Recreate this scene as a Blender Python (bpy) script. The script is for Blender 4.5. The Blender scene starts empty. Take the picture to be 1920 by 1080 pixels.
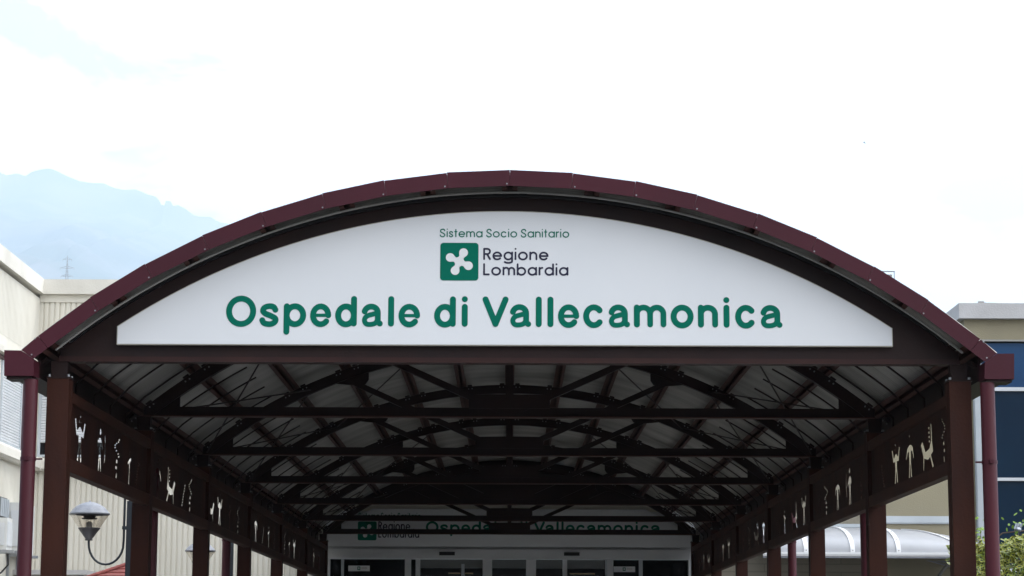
import bpy, bmesh, math, random
from mathutils import Vector, Matrix, noise
random.seed(7)
C = bpy.context.scene.collection
SC = bpy.context.scene

# ------------------------------------------------------------------ camera
F_PX, YAW, PITCH, ROLL, CAMX, CAMZ = 4234.1, 0.00052, 0.16160, 0.003345, 0.0095, 1.6
fw = Vector((math.sin(YAW)*math.cos(PITCH), math.cos(YAW)*math.cos(PITCH), math.sin(PITCH)))
rt = Vector((math.cos(YAW), -math.sin(YAW), 0)); up = rt.cross(fw)
c_, s_ = math.cos(ROLL), math.sin(ROLL)
rt, up = rt*c_ + up*s_, up*c_ - rt*s_
cam = bpy.data.cameras.new('camera'); cam.sensor_width = 36; cam.lens = F_PX/1920*36
cam.clip_start = 0.1; cam.clip_end = 50000
co = bpy.data.objects.new('camera', cam); C.objects.link(co)
m = Matrix.Identity(4)
for i in range(3):
    m[i][0], m[i][1], m[i][2] = rt[i], up[i], -fw[i]
m[0][3], m[1][3], m[2][3] = CAMX, 0, CAMZ
co.matrix_world = m
SC.camera = co

# ------------------------------------------------------------------ sky, sun, exposure
SUN_EL, SUN_AZ = math.radians(52), math.radians(58)      # azimuth from +Y towards +X (behind the canopy, to the right)
world = bpy.data.worlds.new("World"); SC.world = world; world.use_nodes = True
nt = world.node_tree; N = nt.nodes; L = nt.links
bg = N['Background']; bg.inputs['Strength'].default_value = 0.13
sky = N.new('ShaderNodeTexSky'); sky.sky_type = 'NISHITA'; sky.sun_disc = False
sky.sun_elevation = SUN_EL; sky.sun_rotation = SUN_AZ
sky.air_density = 1.2; sky.dust_density = 2.5
tc = N.new('ShaderNodeTexCoord')
mp = N.new('ShaderNodeMapping'); mp.inputs['Scale'].default_value = (1, 1, 1.9)
mp.inputs['Location'].default_value = (0.37, 0.1, 0.22)
L.new(tc.outputs['Generated'], mp.inputs['Vector'])
nz = N.new('ShaderNodeTexNoise'); nz.inputs['Scale'].default_value = 8.0; nz.inputs['Detail'].default_value = 8
nz.inputs['Roughness'].default_value = 0.55; nz.inputs['Distortion'].default_value = 0.25
L.new(mp.outputs['Vector'], nz.inputs['Vector'])
cr = N.new('ShaderNodeValToRGB'); cr.color_ramp.elements[0].position = 0.43; cr.color_ramp.elements[1].position = 0.485
cr.color_ramp.elements[0].color = (0.14, 0.14, 0.14, 1)
sx = N.new('ShaderNodeSeparateXYZ'); L.new(tc.outputs['Generated'], sx.inputs['Vector'])
bx = N.new('ShaderNodeMapRange'); bx.inputs['From Min'].default_value = -0.25; bx.inputs['From Max'].default_value = 0.30   # thicker cloud cover to the right
bx.inputs['To Min'].default_value = -0.055; bx.inputs['To Max'].default_value = 0.11; L.new(sx.outputs['X'], bx.inputs['Value'])
ad = N.new('ShaderNodeMath'); ad.operation = 'ADD'; L.new(nz.outputs['Fac'], ad.inputs[0]); L.new(bx.outputs['Result'], ad.inputs[1])
L.new(ad.outputs[0], cr.inputs['Fac'])
mx = N.new('ShaderNodeMixRGB'); L.new(cr.outputs['Color'], mx.inputs['Fac'])
L.new(sky.outputs['Color'], mx.inputs['Color1'])
CLOUD = 8.0
mx.inputs['Color2'].default_value = (CLOUD, CLOUD*1.03, CLOUD*1.08, 1)
sv = N.new('ShaderNodeVectorMath'); sv.operation = 'DOT_PRODUCT'       # bright veil of thin cloud on the sun's side of the sky
sv.inputs[1].default_value = (math.sin(SUN_AZ)*math.cos(SUN_EL), math.cos(SUN_AZ)*math.cos(SUN_EL), math.sin(SUN_EL))
L.new(tc.outputs['Generated'], sv.inputs[0])
mr = N.new('ShaderNodeMapRange'); mr.interpolation_type = 'SMOOTHSTEP'
mr.inputs['From Min'].default_value = -0.35; mr.inputs['From Max'].default_value = 0.75
mr.inputs['To Min'].default_value = 0.45; mr.inputs['To Max'].default_value = 2.2
L.new(sv.outputs['Value'], mr.inputs['Value'])
vm = N.new('ShaderNodeVectorMath'); vm.operation = 'SCALE'
L.new(mx.outputs['Color'], vm.inputs[0]); L.new(mr.outputs['Result'], vm.inputs['Scale'])
L.new(vm.outputs['Vector'], bg.inputs['Color'])

sl = bpy.data.lights.new('sun', 'SUN'); sl.energy = 1.3; sl.angle = math.radians(12); sl.color = (1, 0.95, 0.88)
so = bpy.data.objects.new('sun', sl); C.objects.link(so)
d = Vector((math.sin(SUN_AZ)*math.cos(SUN_EL), math.cos(SUN_AZ)*math.cos(SUN_EL), math.sin(SUN_EL)))
so.rotation_euler = d.to_track_quat('Z', 'Y').to_euler()
so.location = (0, 0, 60)

SC.view_settings.view_transform = 'Standard'; SC.view_settings.look = 'None'
SC.view_settings.exposure = 0.58; SC.view_settings.gamma = 1.0
SC.view_settings.use_curve_mapping = False
SC.render.engine = 'CYCLES'
SC.cycles.max_bounces = 8; SC.cycles.diffuse_bounces = 4; SC.cycles.volume_bounces = 1
SC.cycles.use_denoising = True

# ------------------------------------------------------------------ materials
def mat(name, col, rough=0.6, col2=None, scale=3.0, detail=6, lo=0.35, hi=0.65, bump=0.0, bscale=40.0, metal=0.0, spec=0.5, stretch=None):
    M = bpy.data.materials.new(name); M.use_nodes = True
    n = M.node_tree.nodes; l = M.node_tree.links; b = n['Principled BSDF']
    b.inputs['Base Color'].default_value = (*col, 1); b.inputs['Roughness'].default_value = rough
    b.inputs['Metallic'].default_value = metal; b.inputs['Specular IOR Level'].default_value = spec
    t = n.new('ShaderNodeTexCoord'); mp = n.new('ShaderNodeMapping')
    l.new(t.outputs['Object'], mp.inputs['Vector'])
    if stretch: mp.inputs['Scale'].default_value = stretch
    if col2:
        z = n.new('ShaderNodeTexNoise'); z.inputs['Scale'].default_value = scale; z.inputs['Detail'].default_value = detail
        l.new(mp.outputs['Vector'], z.inputs['Vector'])
        r = n.new('ShaderNodeValToRGB'); r.color_ramp.elements[0].position = lo; r.color_ramp.elements[1].position = hi
        r.color_ramp.elements[0].color = (*col, 1); r.color_ramp.elements[1].color = (*col2, 1)
        l.new(z.outputs['Fac'], r.inputs['Fac']); l.new(r.outputs['Color'], b.inputs['Base Color'])
    if bump:
        z2 = n.new('ShaderNodeTexNoise'); z2.inputs['Scale'].default_value = bscale; z2.inputs['Detail'].default_value = 4
        l.new(t.outputs['Object'], z2.inputs['Vector'])
        bp = n.new('ShaderNodeBump'); bp.inputs['Strength'].default_value = bump; bp.inputs['Distance'].default_value = 0.01
        l.new(z2.outputs['Fac'], bp.inputs['Height']); l.new(bp.outputs['Normal'], b.inputs['Normal'])
    return M

M = {}
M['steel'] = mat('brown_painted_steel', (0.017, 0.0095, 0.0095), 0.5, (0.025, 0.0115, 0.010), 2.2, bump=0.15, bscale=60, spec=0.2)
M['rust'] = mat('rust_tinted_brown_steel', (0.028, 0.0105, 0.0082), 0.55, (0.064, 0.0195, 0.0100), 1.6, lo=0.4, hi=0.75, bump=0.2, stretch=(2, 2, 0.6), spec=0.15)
M['maroon'] = mat('maroon_sheet_metal', (0.068, 0.0135, 0.0225), 0.45, (0.056, 0.012, 0.0195), 1.4, bump=0.05, bscale=6, spec=0.2)
M['red_pipe'] = mat('dark_red_pipe_paint', (0.085, 0.017, 0.025), 0.4, (0.066, 0.0145, 0.021), 3, stretch=(1, 1, 0.3), spec=0.25)
M['flange'] = mat('worn_brown_flange', (0.030, 0.0125, 0.0115), 0.5, (0.042, 0.016, 0.013), 3, spec=0.2)
M['frieze'] = mat('red_brown_frieze_beam', (0.042, 0.0150, 0.0105), 0.55, (0.066, 0.0215, 0.0120), 2.0, spec=0.2)
M['purlin'] = mat('red_oxide_purlin', (0.085, 0.034, 0.026), 0.6, (0.060, 0.028, 0.022), 5, spec=0.2)
M['zinc'] = mat('galvanised_roof_sheet', (0.47, 0.455, 0.425), 0.5, (0.29, 0.28, 0.25), 1.3, metal=0.15, stretch=(0.5, 2, 0.5))
M['bolt'] = mat('zinc_bolt', (0.32, 0.33, 0.34), 0.4, metal=0.6)
M['grey_tube'] = mat('grey_plastic_tube', (0.32, 0.31, 0.29), 0.5)
M['board'] = mat('white_sign_board', (0.78, 0.79, 0.80), 0.45, (0.75, 0.765, 0.78), 0.8)
M['board_edge'] = mat('cream_sign_edge', (0.50, 0.47, 0.40), 0.5)
M['green'] = mat('green_vinyl', (0.001, 0.148, 0.096), 0.6, spec=0.08)
M['navy'] = mat('dark_navy_vinyl', (0.030, 0.030, 0.058), 0.6, spec=0.15)
M['white_vinyl'] = mat('white_vinyl', (0.80, 0.80, 0.80), 0.45)
M['cream'] = mat('cream_concrete_panel', (0.72, 0.69, 0.61), 0.85, (0.645, 0.615, 0.535), 1.3, bump=0.5, bscale=35, stretch=(1, 1, 0.35))
M['parapet'] = mat('pale_concrete_parapet', (0.74, 0.71, 0.64), 0.9, (0.62, 0.59, 0.52), 1.1, bump=0.6, bscale=30)
M['grey_parapet'] = mat('grey_concrete_parapet', (0.56, 0.55, 0.55), 0.9, (0.49, 0.48, 0.475), 2.0, bump=0.6, bscale=30)
M['beige'] = mat('beige_render', (0.31, 0.275, 0.185), 0.9, (0.27, 0.24, 0.165), 0.9, bump=0.5, bscale=50, stretch=(1, 1, 0.4))
M['shutter'] = mat('white_roller_shutter', (0.66, 0.68, 0.70), 0.5, (0.60, 0.62, 0.64), 2)
M['alu'] = mat('pale_grey_aluminium', (0.50, 0.54, 0.57), 0.4, (0.44, 0.48, 0.51), 2)
M['white_frame'] = mat('white_door_frame', (0.66, 0.67, 0.68), 0.4, (0.60, 0.61, 0.62), 1.2)
M['dark_glass'] = mat('dark_glass', (0.006, 0.008, 0.009), 0.06)
M['blue_glass'] = mat('blue_tinted_glass', (0.003, 0.0155, 0.037), 0.10, (0.0045, 0.022, 0.048), 0.5, spec=0.14)
M['sky_glass'] = mat('glass_painted_sky_reflection', (0.016, 0.065, 0.16), 0.25, (0.012, 0.05, 0.13), 0.8, spec=0.2)  # top-row window glass, sky reflection painted in as a brighter blue
M['grey_trans'] = mat('grey_transom_film', (0.16, 0.17, 0.17), 0.4)
M['black'] = mat('black_plastic', (0.012, 0.012, 0.013), 0.4)
M['brass'] = mat('brushed_brass', (0.55, 0.42, 0.27), 0.35, metal=0.5)
M['acwhite'] = mat('white_enamel', (0.70, 0.71, 0.70), 0.45, (0.62, 0.62, 0.60), 3)
M['post'] = mat('blue_black_post_paint', (0.020, 0.026, 0.034), 0.4)
M['lampgrey'] = mat('grey_lamp_cover', (0.27, 0.28, 0.31), 0.5, (0.20, 0.21, 0.24), 12, bump=0.3, bscale=90)
M['lampdark'] = mat('dark_lamp_body', (0.055, 0.050, 0.052), 0.45)
M['tile'] = mat('red_roof_tile', (0.25, 0.060, 0.050), 0.8, (0.17, 0.042, 0.036), 9, bump=0.5)
M['poly'] = mat('white_polycarbonate', (0.40, 0.405, 0.42), 0.4, (0.36, 0.365, 0.38), 3)
M['polyrib'] = mat('white_glazing_bar', (0.80, 0.80, 0.80), 0.4)
M['leaf_in'] = mat('dark_leaf_centre', (0.028, 0.048, 0.010), 0.45)
M['leaf_rim'] = mat('yellow_leaf_margin', (0.42, 0.39, 0.055), 0.5, (0.20, 0.27, 0.03), 9)
M['leaf_new'] = mat('fresh_green_leaf', (0.20, 0.34, 0.030), 0.5, (0.13, 0.25, 0.025), 8)
M['twig'] = mat('brown_twig', (0.09, 0.06, 0.04), 0.8)
M['chrome'] = mat('polished_metal', (0.40, 0.42, 0.46), 0.3, metal=0.8)
M['asphalt'] = mat('asphalt', (0.050, 0.050, 0.050), 0.9, (0.065, 0.064, 0.060), 4, bump=0.4)
M['paving'] = mat('grey_paving', (0.20, 0.19, 0.18), 0.85, (0.16, 0.155, 0.145), 3, bump=0.3)
M['pylon'] = mat('galvanised_lattice', (0.34, 0.34, 0.36), 0.5)
M['feather'] = mat('dark_feather', (0.05, 0.05, 0.06), 0.7)

def clear_plastic():
    m = bpy.data.materials.new('smoky_clear_plastic'); m.use_nodes = True
    n = m.node_tree.nodes; l = m.node_tree.links
    n.remove(n['Principled BSDF']); out = n['Material Output']
    t = n.new('ShaderNodeBsdfTransparent'); t.inputs['Color'].default_value = (0.90, 0.87, 0.83, 1)
    g = n.new('ShaderNodeBsdfGlossy'); g.inputs['Roughness'].default_value = 0.1; g.inputs['Color'].default_value = (0.8, 0.8, 0.8, 1)
    fr = n.new('ShaderNodeFresnel'); fr.inputs['IOR'].default_value = 1.4
    mxs = n.new('ShaderNodeMixShader'); mu = n.new('ShaderNodeMath'); mu.operation = 'MULTIPLY'; mu.inputs[1].default_value = 0.35
    l.new(fr.outputs['Fac'], mu.inputs[0]); l.new(mu.outputs[0], mxs.inputs['Fac'])
    l.new(t.outputs['BSDF'], mxs.inputs[1]); l.new(g.outputs['BSDF'], mxs.inputs[2]); l.new(mxs.outputs['Shader'], out.inputs['Surface'])
    return m
M['clear'] = clear_plastic()

def block_mat():
    m = mat('grey_concrete_block', (0.20, 0.18, 0.145), 0.95, bump=0.6, bscale=25)
    n = m.node_tree.nodes; l = m.node_tree.links; b = n['Principled BSDF']
    t = n.new('ShaderNodeTexCoord'); mp = n.new('ShaderNodeMapping'); mp.inputs['Rotation'].default_value = (math.radians(90), 0, 0)
    l.new(t.outputs['Object'], mp.inputs['Vector'])
    br = n.new('ShaderNodeTexBrick'); br.inputs['Scale'].default_value = 1.0
    br.inputs['Brick Width'].default_value = 0.9; br.inputs['Row Height'].default_value = 0.14; br.inputs['Mortar Size'].default_value = 0.008
    br.inputs['Color1'].default_value = (0.29, 0.26, 0.205, 1); br.inputs['Color2'].default_value = (0.245, 0.22, 0.17, 1); br.inputs['Mortar'].default_value = (0.185, 0.165, 0.125, 1)
    l.new(mp.outputs['Vector'], br.inputs['Vector']); l.new(br.outputs['Color'], b.inputs['Base Color'])
    return m
M['block'] = block_mat()
M['hill'] = mat('forested_rock', (0.055, 0.075, 0.040), 0.95, (0.16, 0.15, 0.13), 0.0015, lo=0.45, hi=0.62)

# ------------------------------------------------------------------ mesh helpers
class MB:
    def __init__(s): s.v = []; s.f = []; s.sm = []; s.mi = []
    def add(s, vs, fs, smooth=False, mi=0):
        o = len(s.v); s.v += [tuple(p) for p in vs]
        for f in fs: s.f.append([o+i for i in f]); s.sm.append(smooth); s.mi.append(mi)
        return s
    def box(s, x0, x1, y0, y1, z0, z1, mi=0):
        return s.add([(x0,y0,z0),(x1,y0,z0),(x1,y1,z0),(x0,y1,z0),(x0,y0,z1),(x1,y0,z1),(x1,y1,z1),(x0,y1,z1)],
                     [(0,3,2,1),(4,5,6,7),(0,1,5,4),(1,2,6,5),(2,3,7,6),(3,0,4,7)], mi=mi)
    def prism(s, poly, y0, y1, mi=0):           # poly in (x, z), extruded along y
        n = len(poly)
        vs = [(x, y0, z) for x, z in poly] + [(x, y1, z) for x, z in poly]
        fs = [tuple(range(n)), tuple(range(2*n-1, n-1, -1))] + [(i, i+n, (i+1) % n+n, (i+1) % n) for i in range(n)]
        return s.add(vs, fs, mi=mi)
    def prism_x(s, poly, x0, x1, mi=0):         # poly in (y, z), extruded along x
        n = len(poly)
        vs = [(x0, y, z) for y, z in poly] + [(x1, y, z) for y, z in poly]
        fs = [tuple(range(n)), tuple(range(2*n-1, n-1, -1))] + [(i, i+n, (i+1) % n+n, (i+1) % n) for i in range(n)]
        return s.add(vs, fs, mi=mi)
    def arc_band(s, cx, cz, r0, r1, a0, a1, n, y0, y1):    # angle measured from +z
        vs = []
        for i in range(n+1):
            a = a0+(a1-a0)*i/n; sa, ca = math.sin(a), math.cos(a)
            vs += [(cx+r0*sa, y0, cz+r0*ca), (cx+r1*sa, y0, cz+r1*ca), (cx+r1*sa, y1, cz+r1*ca), (cx+r0*sa, y1, cz+r0*ca)]
        fs = []
        for i in range(n):
            o = 4*i
            for k in range(4): fs.append((o+k, o+(k+1) % 4, o+4+(k+1) % 4, o+4+k))
        fs += [(0,3,2,1), (4*n, 4*n+1, 4*n+2, 4*n+3)]
        return s.add(vs, fs)
    def tube(s, pts, r, n=8, cap=True, mi=0):
        pts = [Vector(p) for p in pts]; rings = []
        rr = r if isinstance(r, (list, tuple)) else [r]*len(pts)
        t0 = (pts[1]-pts[0]).normalized()
        u = t0.orthogonal().normalized()
        for i, p in enumerate(pts):
            t = (pts[min(i+1, len(pts)-1)]-pts[max(i-1, 0)]).normalized()
            u = (u - t*u.dot(t)).normalized(); w = t.cross(u)
            rings.append([p+(u*math.cos(2*math.pi*k/n)+w*math.sin(2*math.pi*k/n))*rr[i] for k in range(n)])
        vs = [v for q in rings for v in q]; fs = []
        for i in range(len(pts)-1):
            for k in range(n): fs.append((i*n+k, i*n+(k+1) % n, (i+1)*n+(k+1) % n, (i+1)*n+k))
        s.add(vs, fs, smooth=True, mi=mi)
        if cap:
            s.add(rings[0], [tuple(range(n))[::-1]], mi=mi); s.add(rings[-1], [tuple(range(n))], mi=mi)
        return s
    def lathe(s, cx, cy, prof, n=24, mi=0, smooth=True):
        vs = []; fs = []
        for r, z in prof:
            for k in range(n): vs.append((cx+r*math.cos(2*math.pi*k/n), cy+r*math.sin(2*math.pi*k/n), z))
        for i in range(len(prof)-1):
            for k in range(n): fs.append((i*n+k, i*n+(k+1) % n, (i+1)*n+(k+1) % n, (i+1)*n+k))
        return s.add(vs, fs, smooth=smooth, mi=mi)
    def bar(s, p, q, w, y0, y1):                # flat bar in the xz plane from p to q
        a = Vector((p[0], p[1])); b = Vector((q[0], q[1])); t = (b-a).normalized(); nn = Vector((-t.y, t.x))*w/2
        return s.prism([tuple(a+nn), tuple(b+nn), tuple(b-nn), tuple(a-nn)], y0, y1)
    def build(s, name, m, parent=None, recalc=True, loc=None):
        me = bpy.data.meshes.new(name); me.from_pydata(s.v, [], s.f)
        for mm in (m if isinstance(m, list) else [m]): me.materials.append(mm)
        for p, sm, mi in zip(me.polygons, s.sm, s.mi): p.use_smooth = sm; p.material_index = mi
        if recalc:
            b = bmesh.new(); b.from_mesh(me); bmesh.ops.recalc_face_normals(b, faces=b.faces); b.to_mesh(me); b.free()
        o = bpy.data.objects.new(name, me); C.objects.link(o)
        if parent: o.parent = parent
        if loc: o.location = loc
        return o

def empty(name, label, cat, loc=(0, 0, 0), group=None):
    o = bpy.data.objects.new(name, None); C.objects.link(o); o.location = loc
    return tag(o, label, cat, group)
def tag(o, label, cat, group=None, kind=None):
    o['label'] = label; o['category'] = cat
    if group: o['group'] = group
    if kind: o['kind'] = kind
    return o
def struct(o, label=None):
    o['kind'] = 'structure'
    if label: o['label'] = label
    return o
def copy_tree(o, parent=None):
    c = o.copy(); C.objects.link(c); c.parent = parent
    for ch in list(o.children): copy_tree(ch, c)
    return c

# ------------------------------------------------------------------ stroke lettering
def arc(cx, cy, rx, ry, a0, a1, n=22):
    return [(cx+rx*math.cos(math.radians(a0+(a1-a0)*i/n)), cy+ry*math.sin(math.radians(a0+(a1-a0)*i/n))) for i in range(n+1)]
def spline(P, n=6):
    out = []; Q = [P[0]]+list(P)+[P[-1]]
    for i in range(1, len(Q)-2):
        p0, p1, p2, p3 = Q[i-1], Q[i], Q[i+1], Q[i+2]
        for k in range(n):
            t = k/n
            out.append(tuple(0.5*(2*p1[j]+(p2[j]-p0[j])*t+(2*p0[j]-5*p1[j]+4*p2[j]-p3[j])*t*t+(3*p1[j]-p0[j]-3*p2[j]+p3[j])*t**3) for j in (0, 1)))
    return out+[P[-1]]
S_PTS = [(.95,.80),(.80,.96),(.48,1.0),(.14,.91),(.05,.73),(.24,.58),(.60,.47),(.94,.32),(.95,.15),(.72,.02),(.42,0),(.12,.07),(0,.22)]
def glyph(ch, x0, x1, xh, cap, h, desc, rounded):
    l, r = x0+h, x1-h; w = r-l; mx_ = (l+r)/2; b, t, T = h*0.7, xh-h, cap-h
    if ch in 'oO':
        top = t if ch == 'o' else T
        cy = (b+top)/2; return [arc(mx_, cy, w/2, (top-b)/2, 0, 360, 40)]
    cy = (b+t)/2; ry = (t-b)/2
    if ch == 'c': return [arc(mx_, cy, w/2, ry, 42, 318)]
    if ch == 'e': return [[(l, cy), (r, cy)], arc(mx_, cy, w/2, ry, 0, 318)]
    if ch in 'l': return [[(mx_, h), (mx_, T)]]
    if ch == 'i': return [[(mx_, h), (mx_, t)], [(mx_-.002*h, cap-h*.95), (mx_+.002*h, cap-h*.95)]]
    if ch == 'd': return [arc(mx_, cy, w/2, ry, 0, 360, 36), [(r, h), (r, T)]]
    if ch == 'b': return [arc(mx_, cy, w/2, ry, 0, 360, 36), [(l, h), (l, T)]]
    if ch == 'p': return [arc(mx_, cy, w/2, ry, 0, 360, 36), [(l, -desc+h), (l, t)]]
    if ch == 'g': return [arc(mx_, cy, w/2, ry, 0, 360, 36), [(r, t), (r, -desc*.35)], arc(mx_, -desc*.35, w/2, desc*.65-h, 0, -155)]
    if ch == 'a' and not rounded: return [arc(mx_, cy, w/2, ry, 0, 360, 36), [(r, h), (r, t)]]
    if ch == 'a':
        R_ = x1-h*1.7; m2 = (l+R_)/2; ww = R_-l; ry2 = .27*xh
        s1 = arc(m2, t-ry2, ww/2, ry2, 168, 0, 14)+[(R_, .30*xh)]+[(R_+.1*h, .20*xh), (x1-h, h)]
        s2 = spline([(R_, .585*xh), (m2+.12*ww, .535*xh), (l+.18*ww, .45*xh), (l, .29*xh), (l+.12*ww, .125*xh), (m2-.05*ww, b), (R_-.18*ww, .15*xh), (R_, .31*xh)])
        return [s1, s2]
    if ch == 'n': return [[(l, h), (l, t)], arc(mx_, t-w/2*.95, w/2, w/2*.95, 180, 0)+[(r, h)]]
    if ch == 'm':
        q = w/4; return [[(l, h), (l, t)], arc(l+q, t-q, q, q, 180, 0)+[(mx_, h)], arc(r-q, t-q, q, q, 180, 0)+[(r, h)]]
    if ch == 'r': return [[(l, h), (l, t)], arc(l+w, t-w*.95, w, w*.95, 180, 85)]
    if ch == 't': return [[(mx_, h), (mx_, cap-h*1.6)], [(l, t), (r, t)]]
    if ch == 's': return [spline([(l+px*w, b+py*(t-b)) for px, py in S_PTS])]
    if ch == 'S': return [spline([(l+px*w, b+py*(T-b)) for px, py in S_PTS])]
    if ch == 'L': return [[(l, T), (l, h), ], [(l, h), (r, h)]]
    if ch == 'V': return [[(l, T), (mx_, h)], [(mx_, h), (r, T)]]
    if ch == 'R':
        ry3 = (T-.50*cap)/2; mid = T-2*ry3
        return [[(l, h), (l, T)], [(l, T), (r-ry3, T)]+arc(r-ry3, T-ry3, ry3, ry3, 90, -90, 14)+[(l, mid)], [(mx_, mid), (r, h)]]
    return []
WEIGHT = {'e': (.56, .98), 'a': (.98, .84), 's': (.97,), 'c': (1.0,), 'm': (1, .95, .95), 'n': (1, .97)}
def ribbon(mb, pts, h, y, ox, oz, mi=0):
    n = len(pts); A = []; B = []
    closed = n > 3 and math.dist(pts[0], pts[-1]) < 1e-4
    for i, p in enumerate(pts):
        q0 = pts[i-1] if i > 0 else (pts[-2] if closed else p); q1 = pts[i+1] if i < n-1 else (pts[1] if closed else p)
        tx, tz = q1[0]-q0[0], q1[1]-q0[1]; ln = math.hypot(tx, tz) or 1; nx, nz_ = -tz/ln*h, tx/ln*h
        A.append((ox+p[0]+nx, y, oz+p[1]+nz_)); B.append((ox+p[0]-nx, y, oz+p[1]-nz_))
    mb.add(A+B, [(i, i+1, n+i+1, n+i) for i in range(n-1)], mi=mi)
    if not closed:
        for e, a in ((0, 1), (n-1, n-2)):
            dx, dz = pts[e][0]-pts[a][0], pts[e][1]-pts[a][1]; th = math.atan2(dz, dx)
            fan = [(ox+pts[e][0]+h*math.cos(th-math.pi/2+math.pi*k/10), y, oz+pts[e][1]+h*math.sin(th-math.pi/2+math.pi*k/10)) for k in range(11)]
            mb.add(fan, [tuple(range(11))], mi=mi)
def lettering(items, xh, cap, h, desc, y, oz, m_, parent, rounded, name='letter'):
    for ch, x0, x1 in items:
        mb = MB()
        for k, st in enumerate(glyph(ch, x0, x1, xh, cap, h, desc, rounded)):
            ribbon(mb, st, h*(WEIGHT.get(ch, (1, 1, 1))[k] if rounded else 1), y-0.0002*k, 0, oz)
        o = mb.build(name, m_, parent, recalc=False)
        for p in o.data.polygons:
            if p.normal.y > 0: p.flip()
WID = {'R':.86,'e':1.08,'o':1.10,'c':1.0,'a':1.06,'b':1.06,'d':1.06,'g':1.06,'i':.22,'l':.2,'n':.90,'m':1.42,'r':.50,'t':.52,'s':.70,'S':.92,'L':.74}
def layout(text, x0, x1, gap=.17, space=.42):       # proportional letter boxes filling x0..x1
    tot = 0; seq = []
    for ch in text:
        if ch == ' ': tot += space; continue
        seq.append((ch, tot, tot+WID[ch])); tot += WID[ch]+gap
    tot -= gap; s = (x1-x0)/tot
    return [(c, x0+a*s, x0+b*s) for c, a, b in seq]

BIG1 = [('O',78,272),('s',293,420),('p',450,595),('e',620,757),('d',782,922),('a',952,1090),('l',1125,1160),('e',1190,1330),('d',1420,1560),('i',1600,1635),('V',1732,1900)]
BIG2 = [('a',57,195),('l',225,262),('l',302,336),('e',367,505),('c',530,668),('a',693,832),('m',857,1067),('o',1094,1242),('n',1270,1400),('i',1437,1472),('c',1510,1648),('a',1673,1815)]
def big_items(x0, x1):          # real letter boxes of the hospital's name, scaled to x0..x1
    it = [(c, 400+a/3.4286, 400+b/3.4286) for c, a, b in BIG1]+[(c, 940+a/3.4286, 940+b/3.4286) for c, a, b in BIG2]
    p0, p1 = it[0][1], it[-1][2]; s = (x1-x0)/(p1-p0)
    return [(c, x0+(a-p0)*s, x0+(b-p0)*s) for c, a, b in it]

def emblem(x0, z0, size, y, parent):
    r = size*.085; poly = []
    for cx, cz, a0 in ((x0+size-r, z0+size-r, 0), (x0+r, z0+size-r, 90), (x0+r, z0+r, 180), (x0+size-r, z0+r, 270)):
        poly += arc(cx, cz, r, r, a0, a0+90, 8)
    g = MB(); g.add([(p[0], y, p[1]) for p in poly], [tuple(range(len(poly)))])
    go = g.build('emblem', M['green'], parent, recalc=False)
    # four round lobes joined by concave curves
    k = size/347; dl, rl, q = 91*k, 40*k, 24.4*k; e = 67.4*k; tilt = 65.5
    cx, cz = x0+size/2, z0+size/2; out = []
    for j in range(4):
        th = math.radians(tilt-90*j)
        lc = Vector((cx+dl*math.cos(th), cz+dl*math.sin(th)))
        tb = th+math.radians(45); ta = th-math.radians(45)
        n1 = Vector((cx+e*math.cos(tb), cz+e*math.sin(tb))); n2 = Vector((cx+e*math.cos(ta), cz+e*math.sin(ta)))
        a1 = math.atan2(n1.y-lc.y, n1.x-lc.x); a2 = math.atan2(n2.y-lc.y, n2.x-lc.x)
        while a1 < a2: a1 += 2*math.pi
        # outer way round, through direction th
        s_ang = a1
        e_ang = a2
        while s_ang - th > math.pi: s_ang -= 2*math.pi
        while th - s_ang > math.pi: s_ang += 2*math.pi
        if s_ang < th: s_ang += 2*math.pi
        e_ang = a2
        while e_ang > th: e_ang -= 2*math.pi
        while th - e_ang > 2*math.pi: e_ang += 2*math.pi
        for i in range(17):
            a = s_ang+(e_ang-s_ang)*i/16; out.append((lc.x+rl*math.cos(a), lc.y+rl*math.sin(a)))
        # concave notch towards the next lobe (clockwise)
        nth = th-math.pi/2; l2 = Vector((cx+dl*math.cos(nth), cz+dl*math.sin(nth)))
        b1 = math.atan2(lc.y-n2.y, lc.x-n2.x); b2 = math.atan2(l2.y-n2.y, l2.x-n2.x)
        mid = ta+math.pi
        while b1-mid > math.pi: b1 -= 2*math.pi
        while mid-b1 > math.pi: b1 += 2*math.pi
        while b2-mid > math.pi: b2 -= 2*math.pi
        while mid-b2 > math.pi: b2 += 2*math.pi
        for i in range(1, 12):
            a = b1+(b2-b1)*i/12; out.append((n2.x+q*math.cos(a), n2.y+q*math.sin(a)))
    w = MB(); n = len(out)
    w.add([(p[0], y-.0015, p[1]) for p in out]+[(cx, y-.0015, cz)], [(i, (i+1) % n, n) for i in range(n)])
    wo = w.build('emblem_rose', M['white_vinyl'], go, recalc=False)
    for o in (go, wo):
        for p in o.data.polygons:
            if p.normal.y > 0: p.flip()
    return go

# ------------------------------------------------------------------ ground and far terrain
def grid_sheet(name, x0, x1, y0, y1, z, m_):
    b = MB(); b.add([(x0,y0,z),(x1,y0,z),(x1,y1,z),(x0,y1,z)], [(0,1,2,3)]); return struct(b.build(name, m_, recalc=False))
grid_sheet('ground', -11000, 12500, -300, 24500, 0.0, M['asphalt'])
grid_sheet('pavement', -3.9, 3.9, 12.0, 39.98, 0.012, M['paving'])
kb = MB()
for s in (-1, 1): kb.box(min(s*3.9, s*4.05), max(s*3.9, s*4.05), 12.0, 39.9, -0.05, 0.12)
struct(kb.build('kerb', M['grey_parapet']))

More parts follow.
